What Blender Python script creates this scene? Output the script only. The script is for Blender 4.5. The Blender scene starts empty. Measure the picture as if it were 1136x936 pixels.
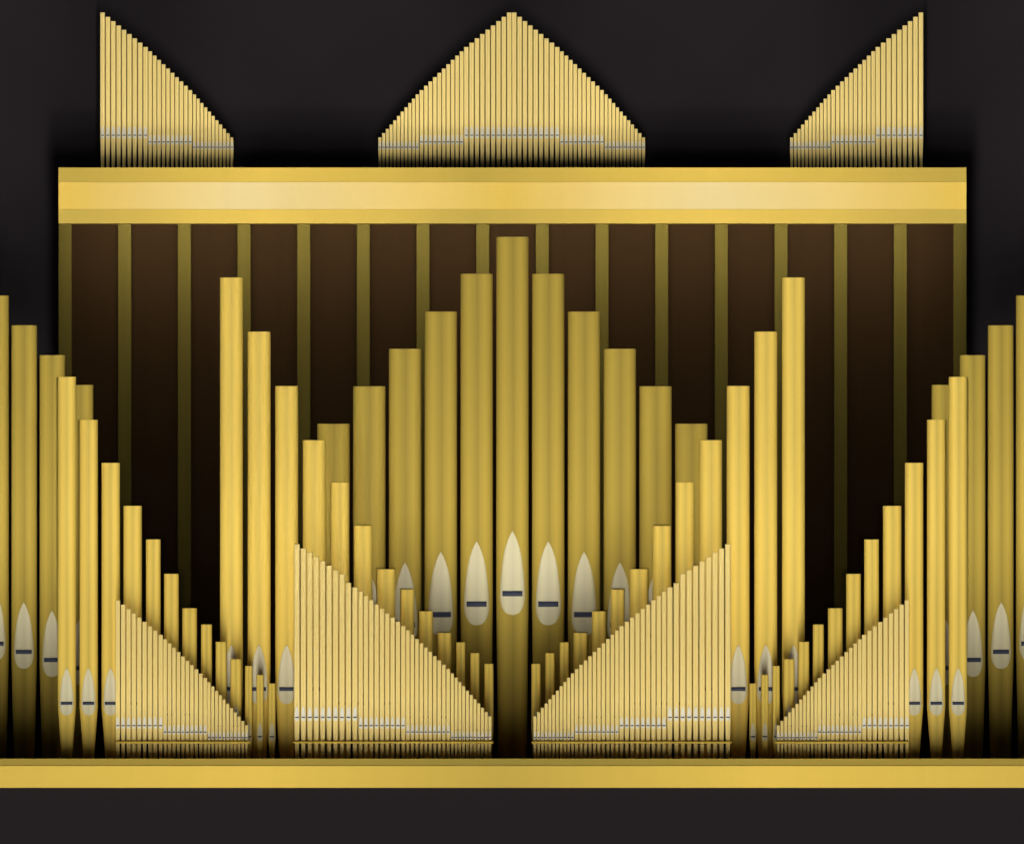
import bpy, math, random
random.seed(7)
S = bpy.context.scene
COL = S.collection
D = 70.0            # camera distance in front of the ledge
CX, CZ = 0.0, 3.73  # height of the lens above the ledge

# ------------------------------------------------------------------ helpers
def wx(px, y=0.0): return CX + (px - 568.0) / 100.0 * (D + y) / D
def wz(py, y=0.0): return CZ + (468.0 - py) / 100.0 * (D + y) / D
def ws(n, y=0.0):  return n / 100.0 * (D + y) / D

def lin(r, g, b):
    f = lambda c: (c / 255 / 12.92) if c / 255 <= .04045 else ((c / 255 + .055) / 1.055) ** 2.4
    return (f(r), f(g), f(b), 1)

def mesh_obj(name, verts, faces, mat, parent=None, smooth=False, loc=(0, 0, 0)):
    m = bpy.data.meshes.new(name)
    m.from_pydata(verts, [], faces)
    if smooth:
        m.polygons.foreach_set('use_smooth', [True] * len(m.polygons))
    m.materials.append(mat)
    m.update()
    o = bpy.data.objects.new(name, m)
    COL.objects.link(o)
    o.location = loc
    if parent: o.parent = parent
    return o

def empty(name, loc, label, cat, group=None):
    o = bpy.data.objects.new(name, None)
    COL.objects.link(o)
    o.location = loc
    o.empty_display_size = .05
    o['label'] = label; o['category'] = cat
    if group: o['group'] = group
    return o

def prism_x(name, profile, x0, x1, mat, parent=None):
    """extrude a closed (y,z) profile along x, ends capped"""
    n = len(profile)
    v = [(x0, y, z) for y, z in profile] + [(x1, y, z) for y, z in profile]
    f = [(i, (i + 1) % n, n + (i + 1) % n, n + i) for i in range(n)]
    f += [tuple(range(n))[::-1], tuple(range(n, 2 * n))]
    return mesh_obj(name, v, f, mat, parent)

def box(name, x0, x1, y0, y1, z0, z1, mat, parent=None, bev=0.0):
    if bev <= 0:
        return prism_x(name, [(y0, z0), (y1, z0), (y1, z1), (y0, z1)], x0, x1, mat, parent)
    import bmesh
    bm = bmesh.new()
    vs = [bm.verts.new(p) for p in [(x0,y0,z0),(x1,y0,z0),(x1,y1,z0),(x0,y1,z0),(x0,y0,z1),(x1,y0,z1),(x1,y1,z1),(x0,y1,z1)]]
    for q in [(0,3,2,1),(4,5,6,7),(0,1,5,4),(1,2,6,5),(2,3,7,6),(3,0,4,7)]:
        bm.faces.new([vs[i] for i in q])
    bmesh.ops.bevel(bm, geom=bm.edges[:], offset=bev, segments=2, affect='EDGES')
    m = bpy.data.meshes.new(name); bm.to_mesh(m); bm.free()
    m.materials.append(mat)
    o = bpy.data.objects.new(name, m); COL.objects.link(o)
    if parent: o.parent = parent
    return o

# ---------------------------------------------------------------- materials
def principled(name):
    m = bpy.data.materials.new(name); m.use_nodes = True
    nt = m.node_tree
    return m, nt, nt.nodes['Principled BSDF']

def metal(name, col, dark, rough=.5, metallic=.1, streak=9.0, amount=.6, spec=.25, bands=True):
    """rolled metal: light and dark tube shading painted across it and fine streaks up it, different on every pipe"""
    m, nt, p = principled(name)
    N, L = nt.nodes, nt.links
    tc = N.new('ShaderNodeTexCoord'); oi = N.new('ShaderNodeObjectInfo')
    mp = N.new('ShaderNodeMapping'); mp.inputs['Scale'].default_value = (streak, streak, .12)
    L.new(tc.outputs['Object'], mp.inputs['Vector'])
    add = N.new('ShaderNodeVectorMath'); add.operation = 'ADD'
    mul = N.new('ShaderNodeMath'); mul.operation = 'MULTIPLY'; mul.inputs[1].default_value = 37.0
    L.new(oi.outputs['Random'], mul.inputs[0])
    L.new(mp.outputs[0], add.inputs[0]); L.new(mul.outputs[0], add.inputs[1])
    nz = N.new('ShaderNodeTexNoise'); nz.inputs['Scale'].default_value = 1.0
    nz.inputs['Detail'].default_value = 3.0; nz.inputs['Roughness'].default_value = .6
    L.new(add.outputs[0], nz.inputs['Vector'])
    fac = nz.outputs['Fac']
    if bands:  # shading of a lit tube painted into the colour, edge to edge
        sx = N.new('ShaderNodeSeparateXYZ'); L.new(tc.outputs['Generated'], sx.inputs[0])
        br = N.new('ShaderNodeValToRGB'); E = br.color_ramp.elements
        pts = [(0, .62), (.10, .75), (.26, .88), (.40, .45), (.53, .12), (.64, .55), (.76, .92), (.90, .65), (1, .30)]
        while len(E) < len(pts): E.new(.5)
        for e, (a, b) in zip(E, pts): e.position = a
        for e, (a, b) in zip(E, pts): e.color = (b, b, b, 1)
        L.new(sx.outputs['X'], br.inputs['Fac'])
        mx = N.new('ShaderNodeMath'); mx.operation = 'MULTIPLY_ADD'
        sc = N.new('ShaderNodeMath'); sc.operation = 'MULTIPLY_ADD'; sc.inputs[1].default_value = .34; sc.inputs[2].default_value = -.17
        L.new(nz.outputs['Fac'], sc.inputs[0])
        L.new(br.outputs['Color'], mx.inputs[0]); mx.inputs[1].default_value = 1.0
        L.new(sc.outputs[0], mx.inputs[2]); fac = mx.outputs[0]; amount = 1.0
    cr = N.new('ShaderNodeValToRGB')
    cr.color_ramp.elements[0].position = .5 - amount / 2; cr.color_ramp.elements[0].color = dark
    cr.color_ramp.elements[1].position = .5 + amount / 2; cr.color_ramp.elements[1].color = col
    L.new(fac, cr.inputs['Fac'])
    L.new(cr.outputs['Color'], p.inputs['Base Color'])
    p.inputs['Metallic'].default_value = metallic
    p.inputs['Roughness'].default_value = rough
    p.inputs['Specular IOR Level'].default_value = spec
    return m

def plain(name, col, rough=.8, metallic=0.0, var=.12, scale=(3, 3, 3), spec=0.0):
    m, nt, p = principled(name)
    N, L = nt.nodes, nt.links
    tc = N.new('ShaderNodeTexCoord')
    mp = N.new('ShaderNodeMapping'); mp.inputs['Scale'].default_value = scale
    nz = N.new('ShaderNodeTexNoise'); nz.inputs['Scale'].default_value = 1; nz.inputs['Detail'].default_value = 4
    cr = N.new('ShaderNodeValToRGB')
    a = tuple(c * (1 - var) for c in col[:3]) + (1,); b = tuple(c * (1 + var) for c in col[:3]) + (1,)
    cr.color_ramp.elements[0].position = .3; cr.color_ramp.elements[0].color = a
    cr.color_ramp.elements[1].position = .7; cr.color_ramp.elements[1].color = b
    L.new(tc.outputs['Object'], mp.inputs['Vector']); L.new(mp.outputs[0], nz.inputs['Vector'])
    L.new(nz.outputs['Fac'], cr.inputs['Fac']); L.new(cr.outputs['Color'], p.inputs['Base Color'])
    p.inputs['Roughness'].default_value = rough; p.inputs['Metallic'].default_value = metallic
    p.inputs['Specular IOR Level'].default_value = spec
    return m

def sheen_gilding(name, stops, rough=.55, metallic=.05):
    """gilded moulding with bright and dim stretches of light painted into its colour: (x, colour) stops along x"""
    m, nt, p = principled(name)
    N, L = nt.nodes, nt.links
    tc = N.new('ShaderNodeTexCoord'); sx = N.new('ShaderNodeSeparateXYZ')
    L.new(tc.outputs['Object'], sx.inputs[0])
    mr = N.new('ShaderNodeMapRange'); x0, x1 = stops[0][0], stops[-1][0]
    mr.inputs['From Min'].default_value = x0; mr.inputs['From Max'].default_value = x1
    L.new(sx.outputs['X'], mr.inputs['Value'])
    cr = N.new('ShaderNodeValToRGB'); E = cr.color_ramp.elements
    while len(E) < len(stops): E.new(.5)
    for e, (x, c) in zip(E, stops):
        e.position = (x - x0) / (x1 - x0)
    for e, (x, c) in zip(E, stops):
        e.color = c
    L.new(mr.outputs[0], cr.inputs['Fac'])
    nz = N.new('ShaderNodeTexNoise'); nz.inputs['Scale'].default_value = 1.0; nz.inputs['Detail'].default_value = 3
    mp = N.new('ShaderNodeMapping'); mp.inputs['Scale'].default_value = (6, 1, 1)
    L.new(tc.outputs['Object'], mp.inputs['Vector']); L.new(mp.outputs[0], nz.inputs['Vector'])
    r2 = N.new('ShaderNodeMapRange'); r2.inputs['To Min'].default_value = .965; r2.inputs['To Max'].default_value = 1.035
    L.new(nz.outputs['Fac'], r2.inputs['Value'])
    mx = N.new('ShaderNodeVectorMath'); mx.operation = 'SCALE'
    L.new(cr.outputs['Color'], mx.inputs[0]); L.new(r2.outputs[0], mx.inputs['Scale'])
    L.new(mx.outputs[0], p.inputs['Base Color'])
    p.inputs['Roughness'].default_value = rough; p.inputs['Metallic'].default_value = metallic
    p.inputs['Specular IOR Level'].default_value = .12
    return m

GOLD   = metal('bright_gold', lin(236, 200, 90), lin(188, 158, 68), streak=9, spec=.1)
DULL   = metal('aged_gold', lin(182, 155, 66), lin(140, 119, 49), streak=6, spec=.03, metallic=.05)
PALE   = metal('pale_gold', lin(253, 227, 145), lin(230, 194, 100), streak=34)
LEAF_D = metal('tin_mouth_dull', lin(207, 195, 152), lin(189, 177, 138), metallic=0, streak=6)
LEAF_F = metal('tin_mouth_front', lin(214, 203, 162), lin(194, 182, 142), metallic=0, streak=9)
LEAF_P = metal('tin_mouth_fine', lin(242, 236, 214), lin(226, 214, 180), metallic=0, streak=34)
SLIT   = plain('mouth_slit_slate', (.055, .06, .082, 1), .6)
SLIT_P = plain('mouth_slit_dark', (.045, .045, .06, 1), .6)
RAIL   = metal('rail_gold', lin(252, 214, 84), lin(236, 198, 76), streak=3, bands=False)
WOOD   = plain('dark_walnut', (.0035, .0018, .00068, 1), .6, var=.07, scale=(14, 14, .5))
OLIVE  = plain('olive_gilded_wood', (.0136, .0101, .0019, 1), .55, var=.1, scale=(16, 16, .5))
BLACKW = plain('black_stained_board', (.006, .005, .004, 1), .7)
CHAR   = plain('charcoal_paper', (.0170, .0140, .0148, 1), .95, var=.01, scale=(.6, .6, .6))
CHAR2  = plain('charcoal_board', (.0170, .0140, .0148, 1), .8, var=.01, scale=(.6, .6, .6))

def lerp(a, b, t): return tuple(x + (y - x) * t for x, y in zip(a, b))
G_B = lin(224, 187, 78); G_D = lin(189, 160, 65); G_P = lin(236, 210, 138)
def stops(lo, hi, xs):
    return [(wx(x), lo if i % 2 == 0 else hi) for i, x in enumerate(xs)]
BAND  = sheen_gilding('gilded_moulding', stops(G_D, G_B, [65, 285, 525, 800, 1072]))  # light painted in: two bright stretches with dim gold between
FRZ   = sheen_gilding('highlit_gilded_frieze', stops(lin(218, 181, 75), lin(226, 202, 138), [65, 262, 562, 795, 1072]))  # the pale stretches are highlights painted into the gold
BASEM = sheen_gilding('gilded_ledge', [(wx(-40), lerp(G_D, G_B, .55))] + stops(G_D, G_B, [560])[:0] +
                [(wx(-10), lerp(G_D, G_B, .5)), (wx(285), G_B), (wx(560), G_D), (wx(850), G_B), (wx(1150), lerp(G_D, G_B, .5))])  # brighter and dimmer light along the ledge painted into its colour
CHAMF = sheen_gilding('gilded_ledge_edge', [(wx(-40), (0.49, 0.336, 0.056, 1)), (wx(285), (0.518, 0.364, 0.063, 1)), (wx(560), (0.432, 0.315, 0.056, 1)), (wx(850), (0.518, 0.364, 0.063, 1)), (wx(1176), (0.49, 0.336, 0.056, 1))])  # same painted light along the ledge edge

# ----------------------------------------------------------------- pipe kit
LT = [0, .02, .055, .11, .2, .3, .4, .5, .6, .7, .78, .83, .87, .91, .945, .97, .987, 1]
LW = [0, .09, .22, .38, .58, .72, .81, .89, .95, .985, 1, .97, .92, .83, .70, .56, .38, 0]
FLAT = .5           # the pipes are oval in section, flatter front to back

def lathe(prof, n, close_in=None):
    """prof: list of (radius, z); returns verts/faces of a tube"""
    v, f = [], []
    for r, z in prof:
        for k in range(n):
            a = 2 * math.pi * k / n
            v.append((r * math.sin(a), -FLAT * r * math.cos(a), z))
    for i in range(len(prof) - 1):
        for k in range(n):
            k2 = (k + 1) % n
            f.append((i * n + k, i * n + k2, (i + 1) * n + k2, (i + 1) * n + k))
    return v, f

def body_mesh(name, R, z0, z1, n, mat):
    t = R * .12
    v, f = lathe([(R, z0), (R, z1 - t * .5), (R - t * .25, z1), (R - t, z1), (R - t, z1 - min(.5, (z1 - z0) * .5))], n)
    b = len(v) - n
    f.append(tuple(range(b, b + n)))
    m = bpy.data.meshes.new(name); m.from_pydata(v, [], f)
    sm = [True] * n + [False] * (len(f) - n)
    m.polygons.foreach_set('use_smooth', sm)
    m.materials.append(mat); m.update()
    return m

def foot_mesh(name, R, z0, z1, rb, n, mat):
    # gentle shoulder then a straight cone
    pr = []
    for t in (0, .25, .5, .75, .9, .96, 1):
        r = rb + (R - rb) * (t if t < .9 else .9 + (t - .9) * .97)
        pr.append((min(r, R), z0 + (z1 - z0) * t))
    pr[-1] = (R * .999, z1)
    v, f = lathe(pr, n)
    f.append(tuple(range(n))[::-1])
    m = bpy.data.meshes.new(name); m.from_pydata(v, [], f)
    m.polygons.foreach_set('use_smooth', [True] * (len(f) - 1) + [False])
    m.materials.append(mat); m.update()
    return m

def on_pipe(x, R, off):
    x = max(-R * .97, min(R * .97, x))
    return -FLAT * math.sqrt(R * R - x * x) - off

def patch_mesh(name, R, rows, off, nu, mat):
    """sheet wrapped on the pipe front; rows = (halfwidth, z); has a thin edge turned in to the pipe"""
    v, f = [], []
    for hw, z in rows:
        for k in range(nu + 1):
            x = hw * (2 * k / nu - 1)
            v.append((x, on_pipe(x, R, off), z))
    w = nu + 1
    for i in range(len(rows) - 1):
        for k in range(nu):
            f.append((i * w + k, (i + 1) * w + k, (i + 1) * w + k + 1, i * w + k + 1))
    # skirt
    loop = [i * w for i in range(len(rows))] + [(len(rows) - 1) * w + k for k in range(1, w)] + \
           [i * w + nu for i in range(len(rows) - 2, -1, -1)] + [k for k in range(nu - 1, 0, -1)]
    b = len(v)
    for j in loop:
        x, y, z = v[j]
        v.append((x, on_pipe(x, R, -.01 * min(1, R * 8)), z))
    n = len(loop)
    ns = len(f)
    for j in range(n):
        f.append((loop[j], b + j, b + (j + 1) % n, loop[(j + 1) % n]))
    m = bpy.data.meshes.new(name); m.from_pydata(v, [], f)
    m.polygons.foreach_set('use_smooth', [True] * ns + [False] * n)
    m.materials.append(mat); m.update()
    return m

CACHE = {}
def put(name, mesh, parent):
    o = bpy.data.objects.new(name, mesh); COL.objects.link(o); o.parent = parent
    return o

def pipe(pxl, w, top, slot, base, y, mats, label, group, tip, taper, drop, name='organ_pipe', leaf=True):
    """pxl left edge, w width, top/slot/base heights as read off the photograph; y depth of its axis.
    tip: width ratio at the ledge line; taper: height where the foot begins; drop: how far the foot goes on below"""
    gold, tin, slit = mats
    n = 32 if w > 10 else (20 if w > 7 else 14)
    R = ws(w, y) / 2
    x = wx(pxl + w / 2, y)
    zb = wz(base, y)
    e = empty(name, (x, y, zb - drop), label, 'organ pipe', group)
    zt, zs, zf = wz(top, y) - zb + drop, wz(slot, y) - zb + drop, wz(taper, y) - zb + drop
    put('pipe_body', body_mesh('pipe_body', R, zf, zt, n, gold), e)
    rb = R * (1 - (1 - tip) * zf / (zf - drop))
    key = (round(w, 2), round(slot, 1), round(base, 1), round(y, 2), gold.name)
    if key not in CACHE:
        h = 2.58 * 2 * R
        ztop = zs + .745 * h
        hw = .77 * R
        rows = [(max(hw * b, hw * .012), ztop - h * a) for a, b in zip(LT, LW)]
        off = max(.0035, R * .03)
        sh = max(2 * R * .165, ws(1.0))
        sw = R * .62
        CACHE[key] = (foot_mesh('pipe_foot', R, 0, zf, rb, n, gold),
                      patch_mesh('mouth_plate', R, rows, off, 10 if w > 10 else 6, tin),
                      patch_mesh('mouth_slit', R, [(sw, zs + sh / 2), (sw, zs - sh / 2)], off * 2, 8, slit))
    fm, lm, sm = CACHE[key]
    put('pipe_foot', fm, e)
    lo = put('mouth_plate', lm, e)
    put('mouth_slit', sm, lo)
    return e

ORD = ['', 'first', 'second', 'third', 'fourth', 'fifth', 'sixth', 'seventh', 'eighth', 'ninth', 'tenth', 'eleventh',
       'twelfth', 'thirteenth', 'fourteenth', 'fifteenth', 'sixteenth', 'seventeenth', 'eighteenth', 'nineteenth',
       'twentieth']
def ordw(i):
    if i <= 20: return ORD[i]
    t = {2: 'twenty', 3: 'thirty', 4: 'forty'}[i // 10]
    return ({30: 'thirtieth', 40: 'fortieth'}[i] if i % 10 == 0 else t + '-' + ORD[i % 10])
def tall(i): return 'tallest' if i == 1 else ordw(i) + ' tallest'

M = 568.45                     # symmetry line of the case
def mirror(l, w, m=M): return 2 * m - l - w
BASE = 841.0

# ---- back row: tall dull pipes
YB, DROP = 1.45, .30
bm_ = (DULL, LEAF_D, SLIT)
for i in range(6):
    top = [263, 304, 345.8, 387, 428.5, 470][i]
    for s in ((1,) if i == 0 else (-1, 1)):
        side = 'left' if s < 0 else 'right'
        c = M + s * 39.7 * i
        lab = ('tallest dull gold organ pipe, at the very centre between the ledge and the cornice' if i == 0 else
               f'dull gold pipe with pale mouth, {ordw(i)} to the {side} of the central tallest pipe')
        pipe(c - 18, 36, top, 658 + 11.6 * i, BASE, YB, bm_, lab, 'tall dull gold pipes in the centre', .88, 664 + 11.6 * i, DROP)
for i in range(4):
    for s in (-1, 1):
        side = 'left' if s < 0 else 'right'
        l = -18.6 + 31.2 * i
        if s > 0: l = mirror(l, 28.5)
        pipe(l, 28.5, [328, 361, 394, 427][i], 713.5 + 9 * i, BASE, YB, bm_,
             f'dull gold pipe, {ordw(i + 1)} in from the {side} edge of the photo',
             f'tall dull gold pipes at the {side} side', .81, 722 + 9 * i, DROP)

# ---- front rows: bright pipes
fm_ = (GOLD, LEAF_F, SLIT)
F2 = [(244, 25.5, 308, 763.7), (274.7, 25.5, 368, 763.7), (305.3, 25.5, 428.2, 763.7), (335.9, 25.5, 488.2, 763.7),
      (366.9, 20.5, 535, 779.6), (392.5, 20.5, 583, 779.6), (418, 20.5, 631, 779.6),
      (444.3, 15.3, 653.5, 795), (464.9, 15.3, 677.7, 795), (485.4, 15.3, 701.6, 795),
      (505.9, 10.2, 712.2, 809), (521.7, 10.2, 724.1, 809), (537.2, 10.2, 736, 809)]
F1 = [(64, 20.4, 418, 779.6), (88.2, 20.4, 465.6, 779.6), (112.7, 20.4, 513.3, 779.6), (137, 20.4, 561, 779.6),
      (161.9, 16.3, 598.2, 792), (182, 16.3, 636.3, 792), (202.2, 16.3, 674.4, 792),
      (223, 12.2, 692.4, 804.8), (239.2, 12.2, 711.6, 804.8), (255.6, 12.2, 730.8, 804.8),
      (271.8, 8.1, 738.3, 816.6), (284.4, 8.1, 748.3, 816.6), (297.6, 8.1, 757.8, 816.6)]
for row, y, where in ((F1, .44, 'outer'), (F2, .66, 'inner')):
    for k, (l, w, top, slot) in enumerate(row):
        for s in (-1, 1):
            side = 'left' if s < 0 else 'right'
            lab = (f'bright gold pipe, {tall(k + 1)} of the row descending from far {side}' if where == 'outer' else
                   f'bright gold pipe, {tall(k + 1)} of the {side} row descending to centre')
            pipe(l if s < 0 else mirror(l, w), w, top, slot, BASE, y, fm_, lab,
                 f'bright gold pipes in the {side} {where} row', .62 if where == 'inner' else .57, slot + w * .25, .30)

# ---- fine ranks of thin pipes
pm_ = (PALE, LEAF_P, SLIT_P)
def rank(groups, left, tops, base, y, mir, who, grp, sc=1.0):
    """groups: (count, pitch, width, slot height above the base); left edges run on from group to group"""
    k = 0
    for (n, x0, pitch, w, sl) in groups:
        for j in range(n):
            l = x0 + pitch * j
            top = tops(k)
            pipe(l if mir is None else mirror(l, w, mir), w, top, base - sl, base, y, pm_,
                 f'thin gold pipe, {tall(k + 1)} of {who}', grp, .62, base - sl + 3, .12 if base < 400 else .30, name='fine_pipe')
            k += 1
INNER = [(10, 326.2, 7.15, 6.4, 45.8), (9, 397.5, 5.9, 5.3, 36.6), (10, 450.3, 4.97, 4.45, 29.5), (11, 500.0, 4.17, 3.7, 23.5)]
OUTER = [(9, 128.1, 5.94, 5.3, 36.6), (10, 181.0, 4.94, 4.45, 29.4), (11, 230.0, 4.17, 3.7, 23.3)]
TOP   = [(9, 111.1, 5.96, 5.35, 36.7), (10, 164.4, 4.94, 4.45, 29.2), (11, 213.9, 4.15, 3.7, 23.4)]
YD = .27
for s in (-1, 1):
    side = 'left' if s < 0 else 'right'
    rank(INNER, 0, lambda k: 603.4 + 4.77 * (k + (k >= 8)), BASE, YD, None if s < 0 else M,
         f'the large low rank just {side} of centre', f'thin pipes of the large low {side} rank')
    rank(OUTER, 0, lambda k: 665.7 + 4.77 * k, BASE, YD, None if s < 0 else M,
         f'the small low rank at the far {side}', f'thin pipes of the small low {side} rank')
YT = 7.2
MT = 567.7
TB = 189.7
t_top = lambda k: 14.3 + 4.775 * k
rank(TOP, 0, t_top, 187, YT, None, 'the left rank on top of the cornice', 'thin pipes of the left rank on the cornice')
rank(TOP, 0, t_top, 187, YT, MT, 'the right rank on top of the cornice', 'thin pipes of the right rank on the cornice')
# centre rank: the same two halves meeting back to back
dx = 568.0 - 111.1 - .2
TOPR = [(n, x0 + dx, p, w, sl) for (n, x0, p, w, sl) in TOP]
rank(TOPR, 0, t_top, 187, YT, None, 'the middle cornice rank, right half', 'thin pipes of the middle rank on the cornice')
rank(TOPR, 0, t_top, 187, YT, MT, 'the middle cornice rank, left half', 'thin pipes of the middle rank on the cornice')

# rails that hold the fine ranks
def rail(x0, x1, label):
    yy = YD - .034
    r = ws(1.25)
    v, f = [], []
    n = 12
    X0, X1 = wx(x0), wx(x1)
    for xx, rr in ((X0, r * .6), (X0 + .008, r), (X1 - .008, r), (X1, r * .6)):
        for k in range(n):
            a = 2 * math.pi * k / n
            v.append((xx, rr * math.cos(a), rr * math.sin(a)))
    for i in range(3):
        for k in range(n):
            f.append((i * n + k, i * n + (k + 1) % n, (i + 1) * n + (k + 1) % n, (i + 1) * n + k))
    f += [tuple(range(n)), tuple(range(3 * n, 4 * n))[::-1]]
    o = mesh_obj('support_rail', v, f, RAIL, None, True, (0, yy, wz(823, yy)))
    o['label'] = label; o['category'] = 'rail'; o['group'] = 'thin gold rails across the low ranks'
rail(324.3, 547.2, 'thin gold rail across the feet of the large low rank left of centre')
rail(mirror(324.3, 222.9), mirror(324.3, 0), 'thin gold rail across the feet of the large low rank right of centre')
rail(127.6, 276.2, 'thin gold rail across the feet of the small low rank at far left')
rail(mirror(127.6, 148.6), mirror(127.6, 0), 'thin gold rail across the feet of the small low rank at far right')

# ------------------------------------------------------------------ the case
YW = 3.2
YC = 1.95
case = empty('organ_case', (0, YW, 0), 'dark brown panelled case back with olive uprights, behind the big pipes', 'organ case')
def pc(o):   # keep world coordinates while parented to the case
    o.location = tuple(-a for a in o.parent.location); return o
pc(box('back_panel', wx(65, YW), wx(1072, YW), YW, YW + .08, -.36, 6.5, WOOD, case))
for i in range(16):
    l = 64.9 + 66.2 * i
    pc(box('post', wx(l, YW - .06), wx(l + 14.4, YW - .06), YW - .06, YW - .002, -.36, 6.3, OLIVE, case, .006))
ZR = wz(186, YC)      # crest of the cornice
pc(box('roof_board', wx(65.5, YC), wx(1071.5, YC), YC + .26, 8.6, ZR - .16, ZR - .07, BLACKW, case))

cor = empty('cornice', (0, YC, wz(248, YC)), 'broad gilded three-band cornice running across the top of the case', 'cornice')
def tilted(name, y0, ya, yb, pa, pb, mat):
    """moulding strip: lower edge at depth ya, upper edge at yb, between photo heights pb (low) and pa (high)"""
    o = prism_x(name, [(ya, wz(pb, YC)), (y0, wz(pb, YC)), (y0, wz(pa, YC)), (yb, wz(pa, YC))],
                wx(65, YC), wx(1072, YC), mat, cor)
    return pc(o)
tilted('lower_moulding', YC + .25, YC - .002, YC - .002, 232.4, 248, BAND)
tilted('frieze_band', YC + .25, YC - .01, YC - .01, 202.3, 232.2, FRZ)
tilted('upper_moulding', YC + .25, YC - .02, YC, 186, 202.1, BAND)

led = empty('base_ledge', (0, 0, -.32), 'long gilded ledge along the bottom that all the pipes stand on', 'ledge')
x0, x1 = wx(-190), wx(1326)
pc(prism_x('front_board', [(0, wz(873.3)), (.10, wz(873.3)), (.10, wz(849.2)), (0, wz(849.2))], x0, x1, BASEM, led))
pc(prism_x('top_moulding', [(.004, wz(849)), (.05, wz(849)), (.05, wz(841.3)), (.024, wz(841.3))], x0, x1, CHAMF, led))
pc(box('shelf', x0, x1, .101, YW - .07, -.36, -.31, BLACKW, led))
pl = box('plinth', x0, x1, .05, .15, -4.0, wz(873.5), CHAR2)
pl['kind'] = 'structure'

bd = mesh_obj('backdrop', [(-16, 9.6, -5), (16, 9.6, -5), (16, 9.6, 14), (-16, 9.6, 14)], [(0, 1, 2, 3)], CHAR)
bd['kind'] = 'structure'

# ------------------------------------------------------------------- lights
PI = math.pi
def softbox(name, loc, direction, w, h, power, spread, col=(1, 1, 1)):
    from mathutils import Vector
    l = bpy.data.lights.new(name, 'AREA')
    l.shape = 'RECTANGLE'; l.size = w; l.size_y = h
    l.energy = power; l.spread = math.radians(spread); l.color = col
    o = bpy.data.objects.new(name, l); COL.objects.link(o)
    o.location = loc
    o.rotation_euler = Vector(direction).to_track_quat('-Z', 'Y').to_euler()
    return o

def key(name, az, slope, share, zlo, zhi, dist=75.0, spread=2.0, width=17.0, xc=0.0):
    """gridded softbox far in front; its beam lights everything between zlo and zhi (soft edges)"""
    a = math.radians(az)
    d = (math.sin(a), math.cos(a), slope)
    zc = (zlo + zhi) / 2
    loc = (xc - d[0] * dist, 1.0 - d[1] * dist, zc - slope * dist)
    softbox(name, loc, d, width, zhi - zlo, PI * width * (zhi - zlo) * share, spread)
def fan(name, slope, share, zlo, zhi, n=4, span=17.0):
    """four softboxes side by side behind the camera, their beams fanned out across the organ"""
    w = span / n
    for i in range(n):
        x = -span / 2 + w * (i + .5)
        key(name, math.degrees(math.atan(x / 71.0)), slope, share, zlo, zhi, width=w, xc=x)
fan('key_softbox', 0, .84, 1.85, 5.0)                       # lower bank: level
for sl in (.07, .10, .135):                                 # upper bank: rises a little over the cornice edge
    fan('upper_softbox', sl, .90 / 3, 5.0, 10.6)
key('side_softbox_left', 34, .05, .09, 1.85, 10.6)
key('side_softbox_right', -34, .05, .09, 1.85, 10.6)

def foot(name, slope, share, dist=5.0, zlo=-1.9, zhi=1.55, width=18.0, blur=1.1):
    """added, unseen, gridded footlight below the ledge; the ledge cuts its lower part off the pipe feet"""
    c = 1 / math.sqrt(1 + slope * slope)
    zc = (zlo + zhi) / 2
    loc = (0, -dist * c, zc - dist * c * slope)
    spread = 2 * math.degrees(math.atan(blur * c / dist))
    softbox(name, loc, (0, 1, slope), width, (zhi - zlo) * c, PI * width * (zhi - zlo) * share, spread)
for sl, sh in ((.25, .09), (.4, .12), (.6, .15), (.85, .16), (1.15, .16), (1.5, .13), (1.9, .10), (2.4, .09)):
    foot('low_fill_light', sl, sh)

# added unseen strip lights, no real fixture, washing the case back from above
softbox('added_wall_wash', (0, 2.45, ZR - .2), (0, .38, -1), 10.4, .3, 225, 60)
softbox('added_wall_wash_wide', (0, 2.45, ZR - .19), (0, .95, -1), 10.4, .1, 770, 115)

# -------------------------------------------------------------- world, camera
w = bpy.data.worlds.new('World'); S.world = w; w.use_nodes = True
w.node_tree.nodes['Background'].inputs[0].default_value = (.9, .95, 1, 1)
w.node_tree.nodes['Background'].inputs[1].default_value = .012

cam = bpy.data.cameras.new('Camera'); co = bpy.data.objects.new('Camera', cam); COL.objects.link(co)
co.location = (CX, -D, CZ); co.rotation_euler = (PI / 2, 0, 0)
cam.sensor_width = 36; cam.lens = 36 * D / 11.36
cam.clip_start = 1; cam.clip_end = 400
S.camera = co
S.view_settings.view_transform = 'Standard'; S.view_settings.look = 'None'
S.cycles.use_light_tree = False
S.view_settings.exposure = 0; S.view_settings.gamma = 1
